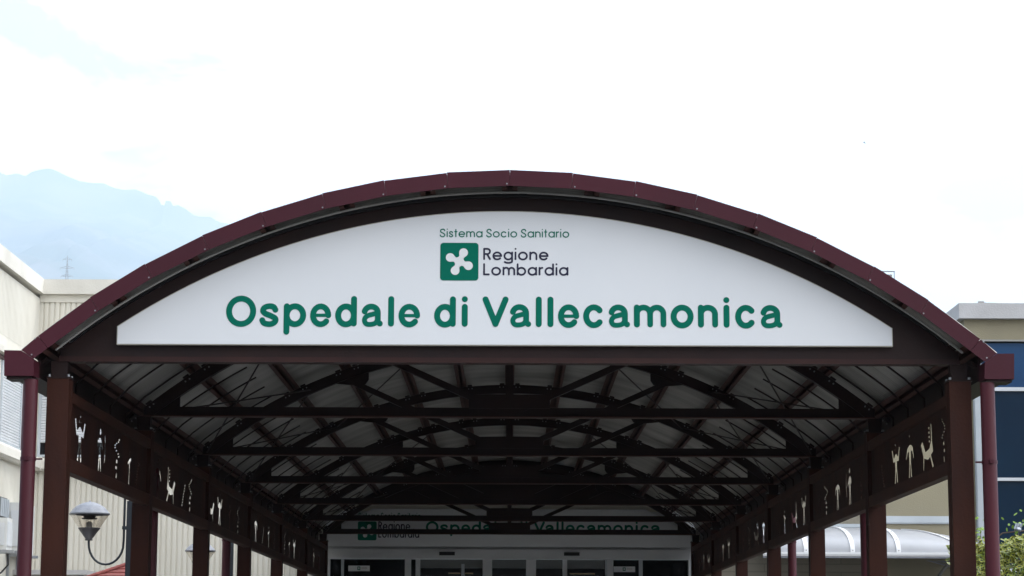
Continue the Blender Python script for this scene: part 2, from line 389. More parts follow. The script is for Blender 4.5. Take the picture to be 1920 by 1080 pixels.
RIDGE = [(-900,520),(-300,400),(-60,330),(0,323),(12,329),(30,325),(48,330),(60,322),(75,318),(88,316),(98,317),(125,330),(150,340),(170,343),(195,344),(215,353),(232,356),(255,355),
         (275,364),(292,369),(299,376),(302,384),(308,385),(311,377),(319,377),(325,386),(335,385),(350,393),(362,403),(372,406),(395,407),(410,416),(425,419),(440,430),(480,450),(600,520),(900,640),(1300,760),(1800,900),(2900,1000)]
def ridge_elev(px):
    for (a, ya), (b, yb) in zip(RIDGE, RIDGE[1:]):
        if a <= px <= b: y = ya+(yb-ya)*(px-a)/(b-a); break
    else: y = 1000
    return px, y
def mountain():
    YR = 20000.0; mb = MB(); cols = []
    pxs = sorted(set([p for p, _ in RIDGE]+list(range(-900, 2900, 12))))
    ts = [i/46 for i in range(47)]
    for px in pxs:
        px, py = ridge_elev(px)
        v = fw*F_PX+rt*(px-960)+up*(540-py)
        X = CAMX+v.x/v.y*YR; H = CAMZ+v.z/v.y*YR
        col = []
        for t in ts:                       # front slope rising to the ridge
            Y = 1300+(YR-1300)*t
            h = H*t**1.15*(1 if t == 1 else .955)
            k = math.sin(math.pi*min(1, t))   # no bumps on the ridge itself
            n = noise.fractal(Vector((X*.00054, Y*.00033, 3.1)), 1.0, 2.0, 5)*370*k*t**.5 + abs(noise.noise(Vector((X*.0009, Y*.0002, 9))))*-270*k*t
            col.append((X*(Y/YR*.45+.55), Y, max(-2, h+min(n, 110*k if t < .8 else 0))))
        for t in (.25, .6, 1):             # back slope
            col.append((X, YR+4000*t, H*(1-t)-2*t))
        cols.append(col)
    R = len(cols[0]); vs = [p for c in cols for p in c]
    fs = [(i*R+j, (i+1)*R+j, (i+1)*R+j+1, i*R+j+1) for i in range(len(cols)-1) for j in range(R-1)]
    mb.add(vs, fs, smooth=True)
    return struct(mb.build('mountain', M['hill'], recalc=False), 'pale blue hazy mountain ridge behind the buildings')
mountain()

# ------------------------------------------------------------------ entrance canopy
CA = empty('entrance_canopy', 'long arched maroon and brown steel entrance canopy on two rows of columns', 'canopy', (0, 16.2, 0))
def part(mb, name, m_, parent=CA, **k):     # laid out relative to the canopy's Empty at y = 16.2
    o = mb.build(name, m_, parent, **k); return o
Y0 = 16.2
TY = [0.0]+[3.8+3.9*i for i in range(6)]                 # truss planes, relative to the canopy's base
YEND = 23.91
CZ, RT = -0.254, 5.166                                   # arch centre and outer radius

# trusses
def make_truss(front=False):
    w = .04
    a = math.asin(3.245/RT)
    mb = MB(); mb.arc_band(0, CZ, RT-.105, RT, -a, a, 48, -w, w)
    # purlin cleats standing on the arch
    for k in range(-6, 7):
        for s in (-1, 1):
            t = k*.1143+s*.0185
            p = Vector((math.sin(t), math.cos(t))); q = Vector((p.y, -p.x))
            c0 = Vector((0, CZ))+p*RT; P = [c0-q*.028, c0+q*.028, c0+q*.028+p*.018, c0-q*.028+p*.018]
            mb.prism([tuple(x) for x in P], -.055, .055)
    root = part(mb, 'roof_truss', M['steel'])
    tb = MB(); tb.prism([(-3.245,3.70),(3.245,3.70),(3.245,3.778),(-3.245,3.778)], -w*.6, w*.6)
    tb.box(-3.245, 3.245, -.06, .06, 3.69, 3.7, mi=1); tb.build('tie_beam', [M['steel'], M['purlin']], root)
    if front: return root
    g = .012
    def arcz(x, r): return CZ+math.sqrt(r*r-x*x)
    for s in (-1, 1):
        poly = [(s*3.245, 3.772), (s*2.93, 3.772), (s*2.93, 3.86)]+[(s*(2.88+.0*i), arcz(2.88, RT-.06)) for i in range(1)]+[(s*3.2, arcz(3.2, RT-.02))]
        MB().prism(poly, -g, g).build('gusset_plate', M['steel'], root)
        poly = [(s*1.50, arcz(1.5, RT-.06)), (s*1.50, 4.50), (s*1.53, 4.455), (s*1.60, 4.44), (s*1.72, 4.445), (s*1.86, arcz(1.86, RT-.105)+.005), (s*1.86, arcz(1.86, RT-.06))]
        MB().prism(poly, -g, g).build('gusset_plate', M['steel'], root)
        MB().bar((s*.10, 3.765), (s*1.64, 4.46), .058, -.03, .03).build('diagonal_brace', M['steel'], root)
    poly = [(-.36,3.772),(.36,3.772),(.36,3.86),(.325,3.893),(.06,3.897),(-.06,3.897),(-.325,3.893),(-.36,3.86)]
    MB().prism(poly, -.036, .036).build('gusset_plate', M['steel'], root)
    MB().box(-.032, .032, -.034, .034, 3.89, arcz(0, RT-.1)).build('king_post', M['steel'], root)
    for k in range(-6, 7):
        for s in (-1, 1):
            for e in (-.012, .012):
                t = k*.1143+s*.0195+e*.35
                r = RT-.028; x, z = r*math.sin(t), CZ+r*math.cos(t)
                MB().tube([(x, -.052, z), (x, -.040, z)], .0075, 6).build('bolt', M['bolt'], root)
    return root
T0 = make_truss(True); T0.location.y = TY[0]
T1 = make_truss(); T1.location.y = TY[1]
for yy in TY[2:]:
    c = copy_tree(T1, CA); c.location.y = yy

# front gable plate behind the sign, with the deep lower beam
a1 = math.asin(3.24/(RT-.1))
arcp = [((RT-.09)*math.sin(-a1+2*a1*i/40), CZ+(RT-.09)*math.cos(-a1+2*a1*i/40)) for i in range(41)]
g = MB(); g.prism([(-3.243, 3.712)]+[p for p in arcp if p[1] > 3.72]+[(3.243, 3.712)], -.047, -.042)
part(g, 'gable_plate', M['steel'])
g = MB(); g.box(-3.245, 3.245, -.066, .06, 3.684, 3.700); g.box(-3.245, 3.245, -.054, -.0475, 3.7005, 3.722); part(g, 'beam_flange', M['flange'])
# dark gable panel closing the far end above the entrance
ag = math.acos((4.28-CZ)/(RT+.10))
arcq = [((RT+.10)*math.sin(-ag+2*ag*i/40), CZ+(RT+.10)*math.cos(-ag+2*ag*i/40)) for i in range(41)]
g = MB(); g.prism(arcq, 23.60, 23.62); part(g, 'gable_plate', M['steel'])

# columns
def make_column():
    mb = MB()
    mb.box(-.078, .078, -.078, -.004, .02, 3.56); mb.box(-.078, .078, .004, .078, .02, 3.56); mb.box(-.066, .066, -.01, .01, .02, 3.56)
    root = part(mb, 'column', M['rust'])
    MB().box(-.088, .088, -.084, .084, 3.56, 3.571).build('cap_plate', M['steel'], root)
    st = MB(); st.prism([(-.055, 3.571), (.055, 3.571), (.062, 3.688), (-.062, 3.688)], -.05, .05); st.build('column_stub', M['steel'], root)
    for sx in (-1, 1):
        for sy in (-1, 1): MB().tube([(sx*.069, sy*.06, 3.571), (sx*.069, sy*.06, 3.59)], .0115, 6).build('bolt', M['bolt'], root)
    MB().box(-.14, .14, -.14, .14, .012, .03).build('base_plate', M['steel'], root)
    return root
col0 = make_column(); first = True
for yy in TY:
    for s in (-1, 1):
        o = col0 if first else copy_tree(col0, CA); first = False
        o.location = (s*3.24, yy, 0)

# purlins (hat section, open below), running the whole length
for k in range(-6, 7):
    t = k*.1143; r0 = RT+.019; hgt = .088
    er = Vector((math.sin(t), math.cos(t))); et = Vector((er.y, -er.x)); c0 = Vector((0, CZ))+er*r0
    def P(u, v): q = c0+et*u+er*v; return (q.x, q.y)
    prof = [P(-.055,0),P(-.021,0),P(-.021,hgt-.004),P(.021,hgt-.004),P(.021,0),P(.055,0),P(.055,.004),P(.025,.004),P(.025,hgt),P(-.025,hgt),P(-.025,.004),P(-.055,.004)]
    mb = MB(); mb.prism(prof, -.27, YEND); part(mb, 'purlin', M['purlin'])

# corrugated roof sheet, corrugations running along the arch
mb = MB(); na = 44; A = math.asin(3.462/5.278); pitch = .076; step = pitch/4
ny = int((YEND+.27)/step); vs = []
for j in range(ny+1):
    y = -.27+j*step; off = (0, .020, .020, 0)[j % 4]
    for i in range(na+1):
        t = -A+2*A*i/na; vs.append(((5.278+off)*math.sin(t), y, CZ+(5.278+off)*math.cos(t)))
fs = [(j*(na+1)+i, j*(na+1)+i+1, (j+1)*(na+1)+i+1, (j+1)*(na+1)+i) for j in range(ny) for i in range(na)]
mb.add(vs, fs); part(mb, 'roof_sheet', M['zinc'], recalc=False)

# maroon fascia: folded panels with screws
FC, FR, FY = -.179, 5.226, -.31
def fas(t, r): return (r*math.sin(t), FC+r*math.cos(t))
ST = .0869
for k in range(-8, 8):
    t0, t1 = k*ST+.0002, (k+1)*ST-.0002
    mb = MB(); ro = FR+(.004 if (k >= 0) == (k % 2 == 0) else 0.0)
    mb.prism([fas(t0, FR-.112), fas(t0, ro), fas(t1, ro), fas(t1, FR-.112)], FY, FY+.006)
    mb.prism([fas(t0, ro-.006), fas(t0, ro), fas(t1, ro), fas(t1, ro-.006)], FY+.006, FY+.20)
    p = part(mb, 'fascia_panel', M['maroon'])
    if k == 0: continue
    sc = MB(); tt = (t1-.004 if k < 0 else t0+.004); x, z = fas(tt, FR-.098)
    sc.tube([(x, FY-.004, z), (x, FY, z)], .006, 6); sc.build('screw', M['bolt'], p)
for s in (-1, 1):
    mb = MB()
    e0, e1 = fas(8*ST+.0004, FR-.112), fas(8*ST+.0004, FR)
    q0, q1 = (3.374, 3.672), (3.463, 3.731)
    mb.prism([(s*e0[0], e0[1]), (s*e1[0], e1[1]), (s*q1[0], q1[1]), (s*q0[0], q0[1])], FY, FY+.006)
    p = part(mb, 'fascia_panel', M['maroon'])
    for x, z in ((3.368, 3.815), (3.388, 3.700)): MB().tube([(s*x, FY-.004, z), (s*x, FY, z)], .006, 6).build('screw', M['bolt'], p)
    mb = MB(); poly = [(s*3.374, 3.669), (s*3.464, 3.7295), (s*3.583, 3.731), (s*3.577, 3.548), (s*3.368, 3.548)]
    mb.prism(poly, FY-.002, FY+.20); part(mb, 'gutter_end', M['maroon'])
    mb = MB(); mb.box(min(s*3.385, s*3.565), max(s*3.385, s*3.565), FY+.02, FY+.20, 3.528, 3.546)
    x0, x1 = sorted((s*3.372, s*3.572)); y0, y1 = FY+.2015, YEND
    mb.box(x0, x1, y0, y1, 3.56, 3.574); xi0, xi1 = sorted((s*3.372, s*3.384)); mb.box(xi0, xi1, y0, y1, 3.575, 3.765); xo0, xo1 = sorted((s*3.56, s*3.572)); mb.box(xo0, xo1, y0, y1, 3.575, 3.725)
    part(mb, 'gutter', M['steel'])
    # downpipes with clamps
    for yy in (-.24, 5.42, 11.10, 16.8):
        mb = MB(); mb.tube([(s*3.40, yy, .02), (s*3.40, yy, 3.53)], .0515, 20)
        p = part(mb, 'downpipe', M['red_pipe'])
        for zc in (2.965, 1.2):
            cb = MB()
            cb.tube([(s*3.40, yy, zc-.013), (s*3.40, yy, zc+.013)], .0555, 20)
            cb.box(min(s*3.30, s*3.36), max(s*3.30, s*3.36), yy-.006, yy+.006, zc-.006, zc+.006)
            cb.box(s*3.40-.012, s*3.40+.012, yy-.074, yy-.055, zc-.013, zc+.013)
            cb.build('pipe_clamp', M['maroon'], p)
# grey tube following the arch
at_ = math.asin(3.25/5.12)
mb = MB(); mb.tube([(5.12*math.sin(-at_+2*at_*i/60), -.15, -.201+5.12*math.cos(-at_+2*at_*i/60)) for i in range(61)], .0085, 8)
mb2 = part(mb, 'light_tube', M['grey_tube'])
# dark rubber edge lying along the top of the front arch
mb = MB(); mb.arc_band(0, CZ, RT-.012, RT+.012, -.66, .66, 60, -.075, -.041); part(mb, 'edge_strip', M['black'])

# hanger rods: along the eave slope, bent down into the gutter
for b in range(6):
    for j in range(5):
        yy = TY[b]+(TY[b+1]-TY[b])*(j+.5)/5
        for s in (-1, 1):
            pts = [(s*3.345, yy, 3.50), (s*3.345, yy, 3.66)]
            for q in range(7):
                t = .665-(.665-.50)*q/6; pts.append((s*5.172*math.sin(t), yy, CZ+5.172*math.cos(t)))
            mb = MB(); mb.tube(pts, .0085, 6); part(mb, 'hanger_rod', M['steel'])
# cross-bracing rods under the roof
def on_arch(x, r=5.10): return CZ+math.sqrt(r*r-x*x)
for b in (1, 2, 4, 5):
    for s in (-1, 1):
        for xa, xb in ((2.12, 3.2), (3.2, 2.12)):
            mb = MB(); mb.tube([(s*xa, TY[b]+.04, on_arch(xa)), (s*xb, TY[b+1]-.04, on_arch(xb))], .008, 6)
            part(mb, 'brace_rod', M['steel'])
for b in (2, 4):
    for s in (-1, 1):
        mb = MB(); mb.tube([(s*1.05, TY[b]+.04, on_arch(1.05)), (s*2.12, TY[b+1]-.04, on_arch(2.12))], .008, 6); part(mb, 'brace_rod', M['steel'])

# frieze panels with cut-out rock-art figures
G = {}
G['man_up'] = [[(-.06,.72),(-.20,.64),(-.30,.86),(-.40,.84),(-.27,.52),(-.11,.54),(-.10,.36),(-.17,.02),(-.07,0),(0,.28),(.07,0),(.17,.02),(.10,.36),(.11,.54),(.27,.52),(.40,.84),(.30,.86),(.20,.64),(.06,.72)],
               [(-.08,.80),(-.03,.79),(-.04,.87),(-.09,.88)], [(.02,.79),(.08,.82),(.06,.88)], [(-.03,.92),(.03,.91),(.04,.97),(-.02,.97)]]
G['man_down'] = [[(-.06,.74),(-.16,.72),(-.28,.66),(-.36,.40),(-.31,.38),(-.19,.58),(-.12,.60),(-.09,.36),(-.15,0),(-.05,0),(0,.3),(.05,0),(.15,0),(.09,.36),(.12,.60),(.20,.58),(.33,.42),(.38,.46),(.26,.68),(.06,.74)],
                 [(-.08,.80),(-.03,.79),(-.04,.87),(-.09,.88)], [(.02,.79),(.08,.82),(.06,.88)], [(-.03,.92),(.03,.91),(.04,.97),(-.02,.97)]]
G['hunter'] = [[(-.07,.74),(-.20,.66),(-.22,.50),(-.12,.55),(-.10,.34),(-.13,0),(-.03,0),(.0,.28),(.05,0),(.14,0),(.09,.34),(.10,.54),(.24,.46),(.28,.54),(.12,.68),(.06,.74)],
               [(-.07,.85),(0,.79),(.08,.85),(.04,.95),(-.04,.95)], [(.34,.22),(.40,.24),(.46,.52),(.40,.84),(.34,.86),(.38,.54)]]
G['deer'] = [[(-.44,.36),(-.38,.60),(-.36,.98),(-.29,.99),(-.29,.62),(-.17,.46),(.10,.42),(.32,.70),(.44,.62),(.28,.34),(.30,.02),(.24,.02),(.20,.28),(-.08,.22),(-.20,.26),(-.36,0),(-.46,.02),(-.28,.30)]]+\
            [[(-.22,.58+.1*i),(-.13,.60+.1*i),(-.13,.65+.1*i),(-.22,.63+.1*i)] for i in range(4)]
G['coil'] = [[(.18*math.cos(.9*i)-.05, .52+.055*i-.03),(.18*math.cos(.9*i)+.07, .52+.055*i),(.18*math.cos(.9*i)+.05, .52+.055*i+.028),(.18*math.cos(.9*i)-.07, .52+.055*i-.002)] for i in range(8)]+\
            [[(-.06,.36),(.06,.34),(.10,.42),(-.02,.45)], [(-.12,.22),(.04,.20),(.06,.27),(-.08,.29)], [(-.06,.02),(.05,0),(.07,.12),(-.02,.15)]]
G['track'] = [[(-.25+.05*i,.08+.085*i),(-.14+.05*i,.06+.085*i),(-.12+.05*i,.11+.085*i),(-.22+.05*i,.13+.085*i)] for i in range(8)]
G['thin'] = [[(-.04,.62),(-.22,.52),(-.18,.46),(-.05,.52),(-.06,.30),(-.08,0),(.02,0),(.03,.28),(.06,.0),(.11,0),(.06,.34),(.05,.54),(.18,.62),(.14,.68)], [(-.06,.76),(0,.70),(.06,.76),(0,.84)]]
def frieze(side, y0, y1, seq, z0=3.0, z1=3.44):
    cu = bpy.data.curves.new('frieze', 'CURVE'); cu.dimensions = '2D'; cu.fill_mode = 'BOTH'; cu.extrude = .002
    def spl(pts):
        s = cu.splines.new('POLY'); s.points.add(len(pts)-1)
        for p, q in zip(s.points, pts): p.co = (q[0], q[1], 0, 1)
        s.use_cyclic_u = True
    spl([(y0, z0), (y1, z0), (y1, z1), (y0, z1)])
    for name, yc, w, h in seq:
        for poly in G[name]: spl([(y0+yc+u*w*.88, 3.015+v*h) for u, v in poly])
    tmp = bpy.data.objects.new('tmp', cu); C.objects.link(tmp)
    dg = bpy.context.evaluated_depsgraph_get(); dg.update()
    me = bpy.data.meshes.new_from_object(tmp.evaluated_get(dg)); bpy.data.objects.remove(tmp)
    for v in me.vertices: v.co = Vector((side*3.20+v.co.z, v.co.x, v.co.y))
    me.materials.clear(); me.materials.append(M['rust']); me.name = 'frieze_panel'
    o = bpy.data.objects.new('frieze_panel', me); C.objects.link(o); o.parent = CA
    return o
RIGHT = [[('coil',.30,.35,.36),('deer',.98,.66,.34),('man_down',1.72,.56,.35),('man_up',2.38,.56,.34),('track',3.05,.4,.3)],
         [('coil',.45,.45,.34),('hunter',1.15,.6,.36),('man_down',1.95,.56,.33),('coil',2.75,.6,.32),('track',3.2,.4,.3)],
         [('man_up',.6,.55,.36),('deer',1.45,.66,.30),('thin',2.35,.6,.33),('track',3.0,.5,.3)],
         [('man_down',.65,.55,.35),('deer',1.5,.7,.30),('coil',2.4,.6,.33),('thin',3.1,.4,.3)],
         [('coil',.5,.4,.34),('man_up',1.3,.6,.34),('man_down',2.2,.6,.33),('track',3.0,.5,.3)],
         [('deer',.8,.6,.32),('hunter',1.7,.6,.34),('thin',2.6,.6,.32)]]
LEFT = [[('man_up',.52,.62,.36),('hunter',1.36,.62,.35),('coil',2.12,.62,.36),('thin',2.75,.5,.34),('track',3.15,.4,.3)],
        [('man_down',.50,.60,.36),('deer',1.32,.70,.33),('track',2.15,.55,.34),('coil',2.60,.55,.36)],
        [('deer',.35,.6,.32),('man_up',1.05,.6,.35),('thin',1.95,.5,.34),('coil',2.75,.5,.34)],
        [('man_down',.75,.60,.35),('track',1.6,.5,.32),('thin',2.3,.55,.34),('coil',3.0,.5,.34)],
        [('coil',.55,.5,.34),('thin',1.25,.5,.33),('man_up',2.0,.6,.34),('track',2.9,.5,.3)],
        [('track',.6,.5,.3),('hunter',1.5,.6,.34),('man_down',2.5,.6,.33)]]
for b in range(6):
    y0, y1 = TY[b]+.08, TY[b+1]-.08
    for s, L_ in ((-1, LEFT), (1, RIGHT)):
        frieze(s, y0, y1, L_[b])
        for z0, z1, d0, d1 in ((2.900, 2.998, 3.165, 3.245), (3.40, 3.480, 3.165, 3.235)):
            mb = MB(); xa, xb = sorted((s*d0, s*d1)); mb.box(xa, xb, y0+.002, y1-.002, z0, z0+.008); mb.box(xa, xb, y0+.002, y1-.002, z1-.008, z1)
            xa, xb = sorted((s*(d0), s*(d0+.008))); mb.box(xa, xb, y0+.002, y1-.002, z0+.009, z1-.009)
            part(mb, 'frieze_beam', M['frieze'])

# ------------------------------------------------------------------ hospital sign on the canopy
HS = empty('hospital_sign', 'big white arched sign reading Ospedale di Vallecamonica, fixed to the front of the canopy', 'sign', (0, 16.1, 0))
def sign_poly(inset=0.0):
    cx, cz, R_ = -.030, -.211, 5.002-inset
    xl, xr = -2.826+inset, 2.760-inset
    a0, a1 = math.asin((xl-cx)/R_), math.asin((xr-cx)/R_)
    return [(xl, 3.803+inset), ]+[(cx+R_*math.sin(a0+(a1-a0)*i/60), cz+R_*math.cos(a0+(a1-a0)*i/60)) for i in range(61)]+[(xr, 3.807+inset)]
MB().prism(sign_poly(), .003, .048).build('board_edge', M['board_edge'], HS)
MB().prism(sign_poly(.006), 0, .0025).build('board', M['board'], HS)
PX = lambda u: (u-955.75)*.003842
lettering(big_items(-2.043, 1.968), .167, .222, .0216, .062, -.002, 3.940, M['green'], HS, True)
ez = lambda y: 4.313+(517-y)*.0039
lettering(layout('Regione', PX(906), PX(1029)), .0625, .0885, .0066, .027, -.002, ez(487.2), M['navy'], HS, False)
lettering(layout('Lombardia', PX(906), PX(1066.5)), .0625, .0885, .0066, .027, -.002, ez(516), M['navy'], HS, False)
lettering(layout('Sistema Socio Sanitario', PX(823.8), PX(1068.1)), .0445, .0625, .0041, .018, -.002, ez(444.3), M['green'], HS, False)
emblem(PX(825), ez(526), .277, -.002, HS)

# ------------------------------------------------------------------ entrance front and its sign (far end of the canopy)
YE = 40.0
EN = empty('glass_entrance', 'white framed glass entrance with sliding doors at the far end of the canopy', 'entrance', (0, YE, 0))
mb = MB(); mb.box(-3.25, 3.25, .12, .30, 3.3, 5.2); mb.build('wall', M['white_frame'], EN)
mb = MB(); mb.box(-3.21, 3.19, -.06, .10, 3.283, 3.45); mb.build('door_header', M['white_frame'], EN)
PE = lambda px: (px-954.5)*.009448
for a, b in ((614.5,620.5),(1288,1294)): MB().box(PE(a), PE(b), -.05, .10, .012, 3.281).build('door_frame', M['white_frame'], EN)
for a, b, dpt in ((760,771,.0),(780,788,.02),(905,922,-.04),(986,1004,-.04),(1054,1062,.02),(1137,1148,.0)):
    MB().box(PE(a), PE(b), -.02+dpt, .09, .012, 3.281).build('mullion', M['white_frame'], EN)
for a, b in ((641,646),(865,871),(1196,1203),(1133,1136.5)):
    MB().box(PE(a), PE(b), .045, .085, .012, 3.20 if a in (865,) else 3.281).build('mullion', M['alu'], EN)
for a, b in ((620.6,759.9),(771.1,779.9),(788.1,904.9),(922.1,985.9),(1004.1,1053.9),(1062.1,1136.9),(1148.1,1287.9)):
    p = MB().box(PE(a), PE(b), .09, .10, .012, 3.281).build('pane', M['dark_glass'], EN)
for a, b in ((788.2,904.8),(922.2,985.8),(1004.2,1053.8),(1062.2,1132)):
    MB().box(PE(a), PE(b), .07, .088, 3.125, 3.28).build('transom_panel', M['grey_trans'], EN)
for a, b in ((841,863),(872,887),(1067,1114)):
    MB().box(PE(a), PE(b), .03, .05, 3.025, 3.045).build('push_bar', M['brass'], EN)
for a in (824, 1056):
    mb = MB(); mb.box(PE(a), PE(a+29), -.11, -.0605, 3.345, 3.405); mb.tube([(PE(a+25), -.115, 3.385), (PE(a+25), -.11, 3.385)], .01, 8); mb.build('door_sensor', M['black'], EN)
for a in (654, 1149):
    st = MB().box(PE(a), PE(a+40), .080, .0885, 3.07, 3.165).build('door_sticker', M['board'], EN)
    q = MB(); x0 = PE(a+17); q.box(x0, x0+.052, .0775, .0795, 3.09, 3.15); q.build('sticker_mark', M['green'], st)
    q = MB(); q.box(x0+.014, x0+.038, .0755, .0770, 3.104, 3.136); q.build('sticker_mark', M['board'], st)
    q = MB()
    for zz in (3.134, 3.115): q.box(x0+.07, x0+.17, .0775, .0795, zz, zz+.007)
    q.build('sticker_mark', M['grey_tube'], st)
ES = empty('entrance_sign', 'white sign with small emblem above the glass entrance, half hidden by the trusses', 'sign', (0, YE-.12, 0))
MB().prism([(-3.20,3.497),(-3.20,3.725),(-3.08,3.80),(-2.42,4.155),(2.40,4.155),(3.06,3.79),(3.18,3.715),(3.18,3.497)], 0, .06).build('board', M['board'], ES)
MB().box(-3.20, 3.18, .061, .11, 4.12, 4.32).build('board_top', M['cream'], ES)
lettering(big_items(-1.471, 2.652), .150, .205, .0195, .058, -.003, 3.735, M['green'], ES, True)
lettering(layout('Regione', -2.308, -1.745), .112, .158, .0105, .047, -.003, 3.776, M['navy'], ES, False)
lettering(layout('Lombardia', -2.308, -1.585), .112, .158, .0105, .047, -.003, 3.648, M['navy'], ES, False)
lettering(layout('Sistema Socio Sanitario', -2.66, -1.56), .078, .110, .0075, .03, -.003, 3.975, M['green'], ES, False)
emblem(-2.667, 3.600, .33, -.003, ES)

# ------------------------------------------------------------------ left: ribbed cream hospital building (L-shaped)
XW = -8.43; YB = 40.0
def ribs(u0, u1, pitch, depth, wall):       # zig-zag cladding outline u -> depth
    out = []; u = u0
    while u < u1-1e-6:
        p = min(pitch, u1-u); out += [(u, 0), (u+p*.66, 0), (u+p*.72, depth), (u+p*.94, depth)]; u += pitch
    out.append((u1, 0)); return out
def clad(mb, prof, place, z0, z1):
    vs = [place(u, w, z0) for u, w in prof]+[place(u, w, z1) for u, w in prof]; n = len(prof)
    mb.add(vs, [(i, i+1, n+i+1, n+i) for i in range(n-1)])
HB = empty('hospital_building', 'cream ribbed concrete hospital building with pale parapet, left of the canopy', 'building', (0, 0, 0))
back = lambda u, w, z: (u, YB+w, z)
wing = lambda u, w, z: (XW-w, u, z)
mb = MB()
pb = ribs(XW, -3.26, .0958, .022, 0); pw = ribs(24.0, YB, .0958, .022, 0)
clad(mb, pb, back, 0, 4.80); clad(mb, pb, back, 6.65, 7.86); clad(mb, pw, wing, 0, 4.80); clad(mb, pw, wing, 6.85, 7.90)
mb.build('ribbed_wall', M['cream'], HB, recalc=False)
mb = MB()
mb.box(XW, -3.26, YB+.004, YB+.3, 5.2, 6.70); mb.box(XW, -3.26, YB-.02, YB+.3, 7.83, 7.99)          # smooth band behind windows and under the parapet
mb.box(XW-.3, XW-.004, 24, YB+.3, 5.2, 6.85); mb.box(XW-.3, XW-.024, 24, YB+.3, 0, 7.9)
mb.box(XW, -3.26, YB+.03, YB+.3, 0, 7.83)
mb.build('wall', M['cream'], HB)
mb = MB(); mb.box(XW+.08, -3.26, YB-.10, YB+.4, 7.97, 8.235); mb.box(XW-.4, XW+.08, 24, YB+.4, 7.97, 8.24)
mb.build('parapet', M['parapet'], HB)
mb = MB(); mb.prism_x([(YB-.16,4.84),(YB-.16,4.98),(YB-.13,5.02),(YB+.03,5.05),(YB+.03,4.80),(YB-.10,4.80)], XW+.16, -3.26)
mb.prism([(XW+.16,4.84),(XW+.16,4.98),(XW+.13,5.02),(XW-.03,5.05),(XW-.03,4.80),(XW+.10,4.80)], 24, YB-.16)
mb.box(XW-.03, XW+.16, YB-.16, YB+.03, 4.805, 5.045)
mb.build('ledge', M['parapet'], HB)
def window_back(x0, x1, z0, z1):
    fr = MB(); y = YB-.03
    fr.box(x0-.05, x0, y, YB+.02, z0, z1); fr.box(x1, x1+.05, y, YB+.02, z0, z1); fr.box(x0, x1, y, YB+.02, z1-.04, z1); fr.box(x0, x1, y, YB+.02, z0, z0+.04)
    f = fr.build('window', M['alu'], HB)
    s = MB(); z = z0+.26
    while z < z1-.06: s.prism_x([(YB-.004, z), (YB-.017, z+.012), (YB-.017, z+.034), (YB-.004, z+.046)], x0+.002, x1-.002); z += .0475
    s.build('roller_shutter', M['shutter'], f)
    MB().box(x0+.001, x1-.001, YB-.003, YB+.003, z0+.041, z0+.255).build('pane', M['dark_glass'], f)
def window_wing(y0, y1, z0, z1, zs=.0):
    fr = MB(); x = XW+.03
    fr.box(XW-.02, x, y0-.05, y0, z0, z1); fr.box(XW-.02, x, y1, y1+.06, z0, z1); fr.box(XW-.02, x, y0, y1, z1-.04, z1); fr.box(XW-.02, x, y0, y1, z0, z0+.035)
    f = fr.build('window', M['alu'], HB)
    s = MB(); z = z0+.04
    while z < z1-.06: s.prism([(XW+.004, z), (XW+.017, z+.012), (XW+.017, z+.034), (XW+.004, z+.046)], y0+.002, y1-.002); z += .0475
    s.build('roller_shutter', M['shutter'], f)
for x0 in (-8.33, -6.75, -5.15): window_back(x0, x0+1.32, 5.055, 6.48)
window_wing(37.2, 38.66, 5.06, 6.42)
window_wing(33.5, 35.2, 5.06, 6.42)
mb = MB(); mb.prism([(XW+.005,6.50),(XW+.12,6.50),(XW+.12,6.60),(XW+.005,6.64)], 24, YB-.02); mb.build('lintel', M['parapet'], HB)
mb = MB(); mb.box(XW+.005, XW+.03, 24, YB-.02, 6.43, 6.495); mb.build('lintel_trim', M['red_pipe'], HB)
mb = MB(); mb.box(XW+.003, XW+.018, 38.73, 39.52, 5.056, 6.42); mb.build('wall_panel', M['red_pipe'], HB)
mb = MB()
for i in range(5): mb.tube([(XW+.03, 37.42+i*.13, 3.86), (XW+.03, 37.42+i*.13, 4.16)], .02, 6)
mb.box(XW+.001, XW+.006, 37.35, 37.98, 3.84, 4.18, mi=1)
mb.build('window_grille', [M['alu'], M['black']], HB)

# air conditioners on the wing wall
def aircon(y0, y1, z0, z1, dx, label):
    r = empty('air_conditioner', label, 'air conditioner', (XW+.004, y0, z0), 'air conditioners on the wing wall')
    w = y1-y0; h = z1-z0
    MB().box(0, dx, 0, w, 0, h).build('casing', M['acwhite'], r)
    p = MB(); p.box(dx, dx+.012, .08*w, .92*w, .12*h, .88*h); p.build('front_panel', M['shutter'], r)
    p = MB(); p.box(.28*dx, .84*dx, -.022, -.001, .14*h, .84*h); p.build('side_panel', M['shutter'], r)
    p = MB(); p.box(.34*dx, .38*dx, -.034, -.0225, .40*h, .60*h); p.build('side_handle', M['alu'], r)
    for yy in (.12*w, .85*w):
        q = MB(); q.box(.0, dx+.12, yy-.025, yy+.025, -.05, -.002); q.box(.0, .04, yy-.025, yy+.025, -.38, -.0505); q.build('bracket', M['chrome'], r)
    return r
aircon(36.9, 37.30, 3.28, 3.80, .25, 'small white air conditioner unit nearest the left edge, under the window grille')
aircon(38.0, 39.0, 3.27, 4.12, .25, 'taller white air conditioner cabinet partly behind the left downpipe')
mb = MB(); mb.tube([(XW+.22, 37.2, 3.22), (XW+.22, 37.25, 3.05), (XW+.12, 37.2, 2.92), (XW+.02, 37.15, 2.86)], .014, 8)
tag(mb.build('drain_hose', M['black']), 'thin black hose hanging below the air conditioner at the left edge', 'hose')

